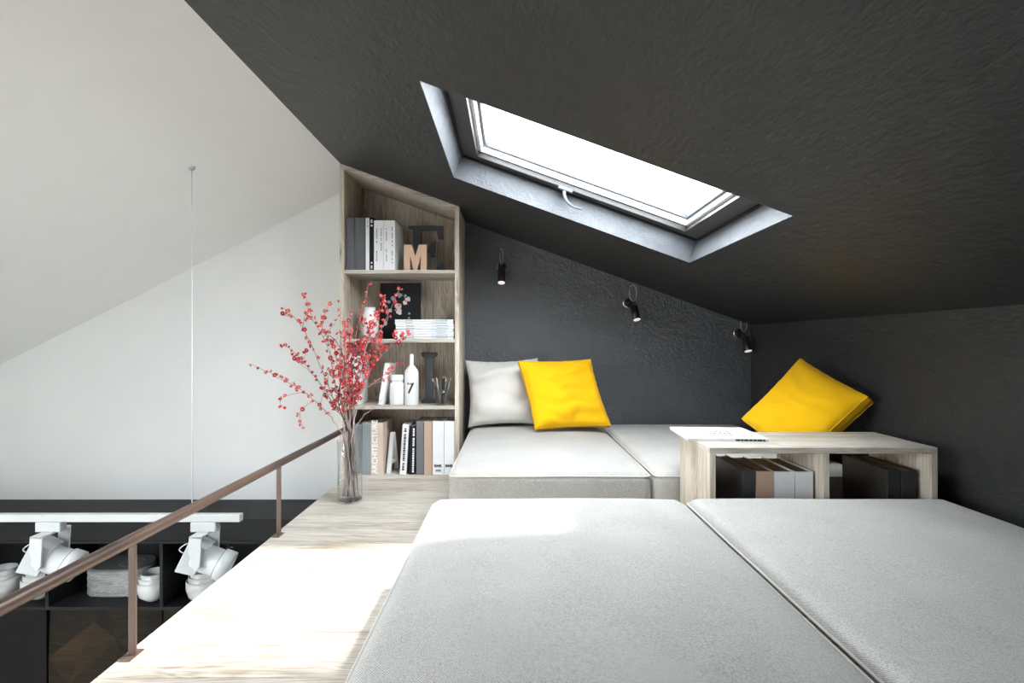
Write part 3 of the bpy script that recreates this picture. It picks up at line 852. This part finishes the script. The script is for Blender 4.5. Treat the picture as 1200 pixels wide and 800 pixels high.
# ---------------------------------------------------------------- low shelf table
TX0, TX1, TY0, TY1, TZ = .727, 1.565, 1.882, 2.215, .466
tt = thing('shelf_table', 'low bleached oak table with open book compartments between the bed and the sofa', 'table', ((TX0 + TX1) / 2, (TY0 + TY1) / 2, 0))
def tpart(name, mb, mat):
    me = mb.mesh(name); me.transform(Matrix.Translation((-(TX0 + TX1) / 2, -(TY0 + TY1) / 2, 0)))
    return obj(name, me, mat, tt, .0012)
pt = .022
tpart('table_top', MB().box(TX0, TX1, TY0, TY1, TZ - pt, TZ), OAK_X)
for a in (TX0, (965 - 600) / F * TY0, TX1 - pt):
    tpart('upright_panel', MB().box(a, a + pt, TY0, TY1, pt, TZ - pt), OAK_Z)
tpart('base_panel', MB().box(TX0, TX1, TY0, TY1, 0, pt), OAK_X)
def table_book(label, xa, xb, ytop, cover, d=1.925, depth=.255, **kw):
    X0, X1 = (xa - 600) / F * d, (xb - 600) / F * d
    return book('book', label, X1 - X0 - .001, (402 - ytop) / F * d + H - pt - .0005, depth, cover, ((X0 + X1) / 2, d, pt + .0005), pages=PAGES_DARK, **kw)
table_book('charcoal book at the left end of the table compartment', 869.5, 885.5, 550.5, BK_CHAR, depth=.265)
table_book('tan book between charcoal and white books in the table', 886, 907, 552, BK_TAN)
table_book('white book beside the tan book in the table', 907.5, 931.5, 552.5, BK_WHITE, depth=.25)
table_book('white book at the right end of the filled compartment', 932, 953, 552.5, BK_WHITE, depth=.25)
table_book('wide charcoal book in the right table compartment', 1040, 1055.5, 550.5, BK_CHAR, depth=.265)
table_book('charcoal book nearest the right end panel of the table', 1056.5, 1073.5, 550.8, BK_CHAR, depth=.265)
mg = thing('magazine', 'white magazine lying open-air on the low shelf table', 'magazine', (.850, 2.135, TZ + .0005), (0, 0, math.radians(-3)))
mg['label'] = 'white magazine lying on top of the low shelf table'
MB().box(-.155, .155, -.135, .135, 0, .010).build('pages', BK_WHITE, mg, .001)
MB().box(-.156, .156, -.136, .136, .010, .0112).build('cover', WHITEINK, mg)
mbx = MB(); r = random.Random(12)
for row_, (yy, hh) in enumerate(((.03, .030), (-.02, .026), (-.055, .018))):
    x = -.035
    while x < .055:
        q = r.uniform(.008, .018); mbx.box(x, min(x + q, .06), yy - hh / 2, yy + hh / 2, .0112, .0116); x += q + .005
mbx.build('cover_print', BK_GREY, mg)['kind'] = 'stuff'
mbx = MB()
x = .03
while x < .145:
    q = r.uniform(.008, .02); mbx.box(x, x + q, -.1367, -.136, .002, .009); x += q + .003
mbx.build('spine_print', INK, mg)['kind'] = 'stuff'
MB().box(.05, .13, .07, .12, .0112, .0115).build('cover_picture', plain('pale_grey_print', (.55, .60, .63), .5), mg)

# ---------------------------------------------------------------- handrail
XRA = -1.032; ZRA = .317
rl = thing('handrail', 'low bronze brown handrail along the open floor edge', 'railing', (XRA, 1.4, 0))
MB().tube([Vector((0, y - 1.4, ZRA)) for y in (-1.2, 0, 1, 2, 3.195)], .0165, 16).build('rail', BRONZE, rl)
for yp in (-.353, .52, 1.393, 2.266):
    mb = MB().box(-.0095, .0095, yp - 1.4 - .004, yp - 1.4 + .004, .003, ZRA - .008)
    p = mb.build('post', BRONZE, rl, .001)
    mb = MB().box(-.022, .012, yp - 1.4 - .028, yp - 1.4 + .028, 0, .004)
    mb.build('base_plate', BRONZE, p, .0015)

# ---------------------------------------------------------------- wall lamps
LOOP = plain('pale_steel_cable', (.42, .42, .41), .35)
def wall_lamp(label, xb, yb, tilt, swing, roll):
    P = px(xb, yb, D2)
    t = thing('wall_lamp', label, 'lamp', (P.x, D2 - .0005, P.z), group='spot lamps on the black wall')
    Rx = Matrix.Rotation(math.radians(90), 4, 'X')
    MB().lathe([(.0, 0), (.036, 0), (.036, .010), (.031, .014), (.0, .014)], 28, Rx, capb=False).build('rosette', CHROME, t)
    MB().lathe([(.0, .0), (.029, .0145), (.027, .017), (0, .017)], 24, Rx, capb=False).build('rosette_disc', DARK_BROWN, t)
    MB().tube([(0, -.012, 0), (swing * .4, -.05, .004), (swing * .9, -.076, -.03)], .006, 8).build('arm', DARK_BROWN, t)
    hd = Matrix.Translation((swing, -.078, -.038)) @ Matrix.Rotation(roll, 4, 'Y') @ Matrix.Rotation(tilt, 4, 'X')
    h = MB().lathe([(0, .012), (.020, .012), (.026, .006), (.026, -.092), (.024, -.094), (.023, -.086), (0, -.086)], 28, hd, capb=False).build('lamp_head', DARK_BROWN, t)
    MB().lathe([(0, -.0865), (.0235, -.0865), (.0235, -.0935), (0, -.0935)], 24, hd, capb=False).build('lens', LENS, h)
    mb = MB()
    for a in range(3):
        q = hd @ Matrix.Translation((.009 * math.cos(a * 2.1 + .5), .009 * math.sin(a * 2.1 + .5), -.0938))
        mb.lathe([(0, 0), (.003, 0), (.003, -.0005), (0, -.0005)], 8, q, capb=False)
    mb.build('lens_mark', SEAL, h)
    pts = []
    for i in range(17):
        a = -math.pi * .62 + 2 * math.pi * .92 * i / 16
        pts.append(Vector((swing * .9 + .030 * math.sin(a) * (1 if swing else .35), -.06 + .02 * math.sin(a), .065 - .055 * math.cos(a))))
    MB().tube(pts, .0028, 6).build('cable_loop', LOOP, t)
    return t
wall_lamp('small dark brown wall spot nearest the bookcase', 588, 313, -.42, .0, .0)
wall_lamp('small dark brown wall spot in the middle of the black wall', 735, 355, -.42, .030, -.12)
wall_lamp('small dark brown wall spot in the dark corner', 864.5, 390.5, -.42, .017, -.04)

# ---------------------------------------------------------------- glass vase and branches
dV = 2.757
vx = (410.3 - 600) / F * dV
vs_h = .328
vase = thing('glass_vase', 'clear cylindrical glass vase on the plank floor before the bookcase', 'vase', (vx, dV, .0005))
R0 = .066
MB().lathe([(0, 0), (R0 - .004, 0), (R0, .004), (R0, vs_h - .002), (R0 - .0015, vs_h), (R0 - .004, vs_h - .002), (R0 - .004, .024), (R0 - .009, .020), (0, .020)], 40, capb=False).build('glass_body', GLASS, vase)
MB().lathe([(0, .003), (R0 - .006, .003), (R0 - .005, .018), (0, .019)], 40, capb=False).build('glass_base', VGLASS, vase)

def blossom_mesh():
    mb = MB(); r = random.Random(2)
    for k_ in range(5):
        a = 2 * math.pi * k_ / 5
        M = Matrix.Rotation(a, 4, 'Z') @ Matrix.Translation((.0068, 0, .003)) @ Matrix.Rotation(-.6, 4, 'Y')
        n = 6; vs_ = [M @ Vector((0, 0, .0)) ]
        for i in range(n):
            b = 2 * math.pi * i / n
            vs_.append(M @ Vector((.0068 * math.cos(b), .0058 * math.sin(b), .0022)))
        vs_.append(M @ Vector((0, 0, .0045)))
        fs_ = [(0, 1 + (i + 1) % n, 1 + i) for i in range(n)] + [(n + 1, 1 + i, 1 + (i + 1) % n) for i in range(n)]
        mb.add(vs_, fs_, True)
    return mb.mesh('blossom')
def bud_mesh():
    mb = MB()
    mb.lathe([(.001, -.002), (.0052, .002), (.0062, .007), (.0035, .0125), (.0008, .014)], 7)
    return mb.mesh('bud')
BLO = blossom_mesh(); BLO.materials.append(PETAL)
BUD = bud_mesh(); BUD.materials.append(PETAL)
cm = MB().lathe([(.001, .002), (.0032, .0045), (.0025, .0075), (.0005, .008)], 6).mesh('stamen'); cm.materials.append(PINK)
brng = random.Random(21)
def catmull(pts, n):
    P = [pts[0] * 2 - pts[1]] + pts + [pts[-1] * 2 - pts[-2]]
    out = []
    for i in range(1, len(P) - 2):
        for j in range(n):
            t = j / n; a, b, c, d = P[i - 1], P[i], P[i + 1], P[i + 2]
            out.append(.5 * ((2 * b) + (c - a) * t + (2 * a - 5 * b + 4 * c - d) * t * t + (3 * b - a - 3 * c + d) * t ** 3))
    out.append(pts[-1]); return out
def branch(label, way, ddepth, r0=.0042, mat=BARK, flowers=(.44, .026), twigs=6, tips=None, nofl=False):
    """way = pixel way-points above the vase mouth, ending in the tip"""
    a0 = brng.uniform(0, 6.28); q = brng.uniform(.015, .045)
    base = Vector((vx + q * math.cos(a0), dV + q * math.sin(a0), .030))
    a1 = brng.uniform(0, 6.28); q = .05 * brng.uniform(.2, .95)
    mouth = Vector((vx + q * math.cos(a1), dV + q * math.sin(a1), vs_h + .01))
    pts = [base, base.lerp(mouth, .5) + Vector((brng.uniform(-.008, .008), brng.uniform(-.008, .008), 0)), mouth]
    m = len(way)
    for i, (x, y) in enumerate(way):
        pts.append(px(x, y, dV + ddepth * (i + 1) / m))
    path = catmull(pts, 9)
    for i in range(20, len(path)):
        path[i] = path[i] + Vector((brng.uniform(-1, 1), brng.uniform(-1, 1), brng.uniform(-1, 1))) * .003
    t = thing('flowering_branch', label, 'branch', base, group='red blossom branches in the vase')
    path = [p - base for p in path]
    n = len(path)
    rad = [r0 * (1 - .72 * i / (n - 1)) for i in range(n)]
    st = MB().tube(path, rad, 6)
    lines = [path[int(n * flowers[0]):]]
    for k_ in range(twigs):
        i = brng.randint(int(n * .45), n - 6)
        p = path[i]; tan = (path[i + 2] - path[i]).normalized()
        side = Vector((brng.uniform(-1, 1), brng.uniform(-.7, .7), brng.uniform(-.2, .8))).normalized()
        L = brng.uniform(.05, .13)
        tw = [p]
        dirn = (tan * .8 + side * .8).normalized()
        for s in range(4):
            dirn = (dirn + Vector((brng.uniform(-.25, .25), brng.uniform(-.25, .25), brng.uniform(-.05, .3)))).normalized()
            tw.append(tw[-1] + dirn * L / 4)
        st.tube(tw, [r0 * .42, r0 * .38, r0 * .34, r0 * .28, r0 * .2], 5)
        lines.append(tw[1:])
    for tl_ in (tips or []):
        tw = [(px(x, y, dV + ddepth * .7) - base) for x, y in tl_]
        i = min(range(n), key=lambda j: (path[j] - tw[0]).length); tw[0] = path[i]
        tw = catmull(tw, 4)
        st.tube(tw, r0 * .38, 5); lines.append(tw[3:])
    st.build('stem', mat, t)
    if nofl: return t
    for li, ln in enumerate(lines):
        acc = brng.uniform(0, .02)
        for i in range(len(ln) - 1):
            seg = ln[i + 1] - ln[i]; acc += seg.length
            gap = flowers[1] * (1.0 if li == 0 else .8)
            last = i == len(ln) - 2
            if acc > gap or last:
                acc = brng.uniform(-.01, .008)
                for c_ in range(brng.choice([1, 1, 2])):
                    out = Vector((brng.uniform(-1, 1), brng.uniform(-1, .3), brng.uniform(-.4, 1))).normalized()
                    out = (out - seg.normalized() * out.dot(seg.normalized()) * .6).normalized()
                    full = brng.random() < .72
                    b = bpy.data.objects.new('blossom' if full else 'bud', BLO if full else BUD)
                    C.objects.link(b); b.parent = t
                    b.location = ln[i + 1] + out * .004
                    b.rotation_mode = 'QUATERNION'; b.rotation_quaternion = out.to_track_quat('Z', 'Y')
                    s = brng.uniform(.85, 1.35); b.scale = (s, s, s)
                    if full:
                        c2 = bpy.data.objects.new('stamen', cm); C.objects.link(c2); c2.parent = b
    return t
B = 'red blossom branch rising upright in the middle of the vase bunch'
branch('long low red blossom branch reaching out over the handrail', [(378, 478), (350, 455), (322, 440), (296, 427)], -.05, twigs=1, tips=[[(352, 462), (335, 464), (328, 472), (334, 478)], [(366, 470), (353, 480), (352, 492), (356, 503)]])
branch('red blossom branch splayed widest before the white wall', [(392, 470), (372, 420), (352, 380), (333, 362)], .03)
branch('tall red blossom branch standing clear before the white wall', [(395, 460), (385, 410), (366, 372), (357, 345)], -.08)
branch('short red blossom branch before the white wall, above the long low one', [(388, 468), (360, 430), (344, 412), (332, 404)], .06, twigs=3)
branch(B, [(398, 450), (392, 410), (378, 385), (385, 355)], .05, twigs=4)
branch(B, [(403, 455), (398, 420), (402, 385), (396, 354)], -.12, twigs=4)
branch('tallest red blossom branch, its tip near the top shelf', [(410, 460), (412, 420), (420, 380), (433, 331)], .04)
branch('red blossom branch crossing the left edge of the black print', [(414, 460), (424, 420), (438, 385), (452, 348)], -.06, twigs=6)
branch('red blossom branch crossing the middle of the black print', [(418, 455), (432, 415), (452, 375), (468, 338)], .07, twigs=6)
branch('red blossom branch ending at the magazine stack', [(418, 460), (440, 425), (460, 405), (479, 391)], -.03, twigs=6)
branch('red blossom branch reaching toward the numbered bottle', [(416, 465), (436, 450), (456, 435), (473, 425)], .02, twigs=4)
branch(B, [(408, 465), (414, 430), (424, 400), (428, 372)], .10, twigs=6)
branch(B, [(404, 470), (408, 440), (404, 410), (410, 385)], -.15, twigs=5)
branch(B, [(414, 470), (428, 445), (440, 415), (446, 390)], .10, twigs=6)
branch(B, [(422, 462), (432, 430), (428, 410), (442, 365)], -.10, twigs=6)
branch('thin bare arching twig leaning toward the white bottle', [(424, 490), (440, 476), (452, 462), (458, 445)], -.05, twigs=0, nofl=True, r0=.003)
branch('dark twisted bare twig among the red blossoms', [(396, 470), (404, 430), (394, 400), (376, 388)], -.10, twigs=2, nofl=True, mat=DARKBARK)
branch('dark twisted bare twig bending back over the vase', [(402, 478), (418, 445), (412, 425), (414, 408)], -.16, twigs=2, nofl=True, mat=DARKBARK)

# ---------------------------------------------------------------- track with two spots
dK = 2.54
WHITE_CABLE = plain('white_cable', (.92, .92, .92), .5)
zk = (402 - 606) / F * dK + H
xe = (283 - 600) / F * dK
tr = thing('lighting_track', 'white lighting track hung on a thin cable over the void', 'track', (xe, dK, zk))
MB().box(-2.6, 0, -.017, .017, -.018, .018).build('track_bar', WHITE_LAMP, tr, .002)
cx = (225 - 600) / F * dK
zc = zwhite(cx)
MB().tube([(cx - xe, 0, .018), (cx - xe, 0, zc - zk)], .0025, 6).build('suspension_cable', WHITE_CABLE, tr)
MB().tube([(cx - xe - 1.4, 0, .018), (cx - xe - 1.4, 0, zwhite(cx - 1.4) - zk)], .0025, 6).build('suspension_cable', WHITE_CABLE, tr)
Mr = Matrix.Translation((cx - xe, 0, zc - zk)) @ Matrix.Rotation(-angw, 4, 'Y')
MB().lathe([(0, -.006), (.014, -.006), (.017, 0), (0, 0)], 20, Mr, capb=False).build('ceiling_rose', WHITE_LAMP, tr)
def spot(label, xpix, yaw):
    X = (xpix - 600) / F * dK
    t = thing('track_spotlight', label, 'spotlight', (X, dK, zk - .0185), group='spots on the white track')
    MB().box(-.062, .062, -.022, .022, -.048, 0).build('adapter', WHITE_LAMP, t, .005, 3)
    y = t
    # tapered yoke arms
    mb = MB()
    for s in (-.078, .078):
        mb.prism([(-.030, -.048), (.030, -.048), (.022, -.19), (.004, -.215), (-.008, -.205), (-.034, -.12)], s - .004, s + .004)
    mb.box(-.030, .030, -.082, .082, -.056, -.047)
    mb.build('yoke', WHITE_LAMP, t, .002)
    # head: short wide drum pointing down and to the right, with a square rear plate and a front ring
    M = Matrix.Translation((.0, 0, -.185)) @ Matrix.Rotation(yaw, 4, 'Z') @ Matrix.Rotation(math.radians(115), 4, 'Y')
    h = MB().lathe([(0, -.085), (.040, -.085), (.066, -.04), (.066, .07), (.074, .074), (.074, .125), (.066, .125), (.060, .085), (0, .07)], 32, M, capb=False).build('lamp_head', WHITE_LAMP, t)
    MB().lathe([(.0655, .0685), (.0685, .0685), (.0685, .0735), (.0655, .0735)], 32, M, closed=True).build('seam_ring', SPACER, h)
    mb = MB()
    mb.add([M @ Vector(p) for p in [(-.078, -.062, -.09), (.078, -.062, -.09), (.078, .062, -.09), (-.078, .062, -.09), (-.070, -.055, .0), (.070, -.055, .0), (.070, .055, .0), (-.070, .055, .0)]],
           [(3, 2, 1, 0), (4, 5, 6, 7), (0, 1, 5, 4), (1, 2, 6, 5), (2, 3, 7, 6), (3, 0, 4, 7)])
    mb.build('rear_housing', WHITE_LAMP, h, .004)
    pts = [Vector((-.02, -.02, -.09)), Vector((-.07, -.03, -.10)), Vector((-.105, -.035, -.125)), Vector((-.09, -.03, -.145)), Vector((-.05, -.02, -.15))]
    MB().tube(catmull(pts, 5), .003, 6).build('power_lead', WHITE_LAMP, t)
    return t
spot('white track spotlight at the end of the track beside the cable', 240.5, math.radians(10))
spot('white track spotlight further along the track from the cable', 60, math.radians(14))

# ---------------------------------------------------------------- black cabinet on the storey below
KX0, KX1 = -5.15, -.80
KY0, KY1 = D1, D2 - .005
KZ = -.25
cab = thing('storage_cabinet', 'long black cabinet with open niches below the white gable wall', 'cabinet', (-2.9, KY0, ZLOW))
def kpart(name, mb, mat, parent=cab, bevel=.001):
    me = mb.mesh(name)
    if parent is cab: me.transform(Matrix.Translation((2.9, -KY0, -ZLOW)))
    return obj(name, me, mat, parent, bevel)
nz1, nz0 = (402 - 637) / F * D1 + H, (402 - 711) / F * D1 + H
kpart('cabinet_top', MB().box(KX0, KX1, KY0, KY1, KZ - .03, KZ), CABINET)
kpart('fascia', MB().box(KX0, KX1, KY0 + .004, KY0 + .03, nz1 + .018, KZ - .03), CABINET)
kpart('niche_top', MB().box(KX0, KX1, KY0, KY1 - .02, nz1, nz1 + .018), CABINET)
kpart('niche_shelf', MB().box(KX0, KX1, KY0, KY1 - .02, nz0 - .02, nz0), CABINET)
kpart('back_panel', MB().box(KX0, KX1, KY1 - .02, KY1, ZLOW, KZ - .03), CABINET)
DX = [-.82, -1.475, -2.193, -2.908, -3.62, -4.34, -5.14]
for x in DX:
    kpart('divider', MB().box(x - .01, x + .01, KY0, KY1 - .02, nz0, nz1), CABINET)
kpart('plinth', MB().box(KX0, KX1, KY0 + .05, KY0 + .07, ZLOW, ZLOW + .08), CABINET)
zb, zt = ZLOW + .08, nz0 - .022
DARK_OPENING = plain('dark_opening_shade', (.0028, .0028, .003), .5, spec=.15)  # darkness of the open bays put into a near-black colour
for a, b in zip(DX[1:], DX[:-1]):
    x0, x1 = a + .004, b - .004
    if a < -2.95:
        kpart('lower_front', MB().box(x0, x1, KY0 + .002, KY0 + .02, zb, zt), DARK_OPENING)  # flat dark sheet in place of an open bay
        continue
    w = x1 - x0
    yf = KY0 + .02
    def V(fx, z, d): return Vector((x0 + fx * w, yf - d, z))
    P1 = V(.41, -.894, .016); P2 = V(.0, -1.118, .012); P3 = V(.50, zt, .004); P4 = V(.60, -1.006, .010); P5 = V(.16, -1.30, .004); P6 = V(1, -1.25, .006)
    TL, TR, BL, BR = V(0, zt, 0), V(1, zt, .008), V(0, zb, 0), V(1, zb, .0)
    P7 = V(.75, -1.55, .02)
    vs_ = [TL, TR, BL, BR, P1, P2, P3, P4, P5, P6, P7]
    lower_front = kpart('faceted_door', MB().box(x0, x1, KY0 + .022, KY0 + .03, zb, zt), DARKWOOD)
    for f in [(0, 5, 4), (0, 4, 6), (6, 4, 7), (6, 7, 9), (6, 9, 1), (5, 8, 4), (4, 8, 7), (8, 10, 7), (7, 10, 9), (5, 2, 8), (8, 2, 10), (2, 3, 10), (10, 3, 9)]:
        tri = [vs_[i] + Vector((2.9, -KY0, -ZLOW)) for i in f]
        bk = [p + Vector((0, (.021 - p.y), 0)) for p in tri]
        MB().add(tri + bk, [(0, 1, 2), (5, 4, 3), (0, 3, 4, 1), (1, 4, 5, 2), (2, 5, 3, 0)]).build('facet', DARKWOOD_LIT if f in ((5, 8, 4), (4, 8, 7)) else DARKWOOD, lower_front)
zsn = nz0 + .0005
def bowl_set(desc, X, Y, sc):
    for i, nm in enumerate(('outermost', 'middle', 'innermost')):
        s = sc * (1 - .12 * i); q = sc * (1 + .11 * i)
        prof = [(0, 0), (.040, 0), (.046, .004), (.076, .032), (.088, .075), (.0865, .115), (.083, .115), (.084, .075), (.072, .036), (.04, .009), (0, .008)]
        o = MB().lathe([(a * s, b * q) for a, b in prof], 36, capb=False).build('bowl', CERAMIC)
        o.location = (X, Y, zsn + .0095 * i * sc)
        tag(o, 'white glazed bowl, %s of the nested set %s' % (nm, desc), 'bowl', 'nested white bowls in the black niches')
def at_shelf(xp, d): return (xp - 600) / F * d
bowl_set('beside the oval grey box', -2.308, 3.305, 1.1)
bowl_set('under the end spotlight', at_shelf(240, 3.30), 3.30, 1.2)
bowl_set('behind the further spotlight', at_shelf(49, 3.33), 3.33, 1.2)
bowl_set('away from both spotlights', at_shelf(2, 3.32), 3.32, 1.2)
# oval ribbed box
ob = thing('oval_box', 'large grey oval ribbed box with recessed lid in the black niche', 'box', (-2.615, 3.445, zsn))
def oval(rx, ry, n=64):
    pts = []
    fl = rx - ry
    for i in range(n):
        a = 2 * math.pi * i / n
        pts.append((fl * (1 if math.cos(a) > 0 else -1) * min(1, abs(math.cos(a)) * 3) + ry * math.cos(a), ry * math.sin(a)))
    return pts
def ovl(mb, levels, n=64):
    rings = [[Vector((x, y, z)) for x, y in oval(rx, ry, n)] for rx, ry, z in levels]
    vs_ = [p for r_ in rings for p in r_]
    fs_ = [(i * n + k_, i * n + (k_ + 1) % n, (i + 1) * n + (k_ + 1) % n, (i + 1) * n + k_) for i in range(len(levels) - 1) for k_ in range(n)]
    mb.add(vs_, fs_, True); mb.add(rings[0], [list(range(n))[::-1]]); mb.add(rings[-1], [list(range(n))])
lv = [(.20, .125, 0)]
for i in range(24):
    z = .004 + .155 * i / 24
    e = .003 * (1 if i % 2 else 0) + .0015 * math.sin(i * 2.2)
    lv.append((.202 + e, .127 + e, z))
lv.append((.202, .127, .165))
mb = MB(); ovl(mb, lv); mb.build('ribbed_body', GREYBOX, ob)
LIDG = plain('grey_lid', (.10, .10, .10), .5)
mb = MB(); ovl(mb, [(.198, .123, .165), (.20, .125, .168), (.196, .121, .176), (.19, .115, .176)]); lo = mb.build('lid', LIDG, ob)
MB().lathe([(.060, .176), (.066, .180), (.072, .176)], 32, Matrix.Translation((.06, 0, 0)), capb=False).build('lid_ring', plain('pale_lid_ring', (.2, .2, .2), .4), lo)
# small dark figurine of stacked leaves behind the end spot
sprig = thing('small_plant', 'small dark sprig standing in the niche behind the end spotlight', 'plant', (at_shelf(268, 3.42), 3.42, zsn))
MB().tube([(0, 0, 0), (.005, 0, .18), (-.008, 0, .36)], .004, 6).build('stem', DARKBARK, sprig)
r = random.Random(6)
lm = MB().add([Vector(p) for p in [(0, 0, 0), (.012, .006, .012), (.034, 0, .010), (.012, -.006, .012), (.012, 0, .018)]], [(0, 3, 4), (3, 2, 4), (2, 1, 4), (1, 0, 4)]).mesh('leaf')
lm.materials.append(plain('grey_leaf', (.22, .22, .20), .5))
for i in range(22):
    o = bpy.data.objects.new('leaf', lm); C.objects.link(o); o.parent = sprig
    o.location = (0, 0, .14 + .01 * i); o.rotation_euler = (r.uniform(-.6, .6), r.uniform(-.8, .3), r.uniform(0, 6.28))
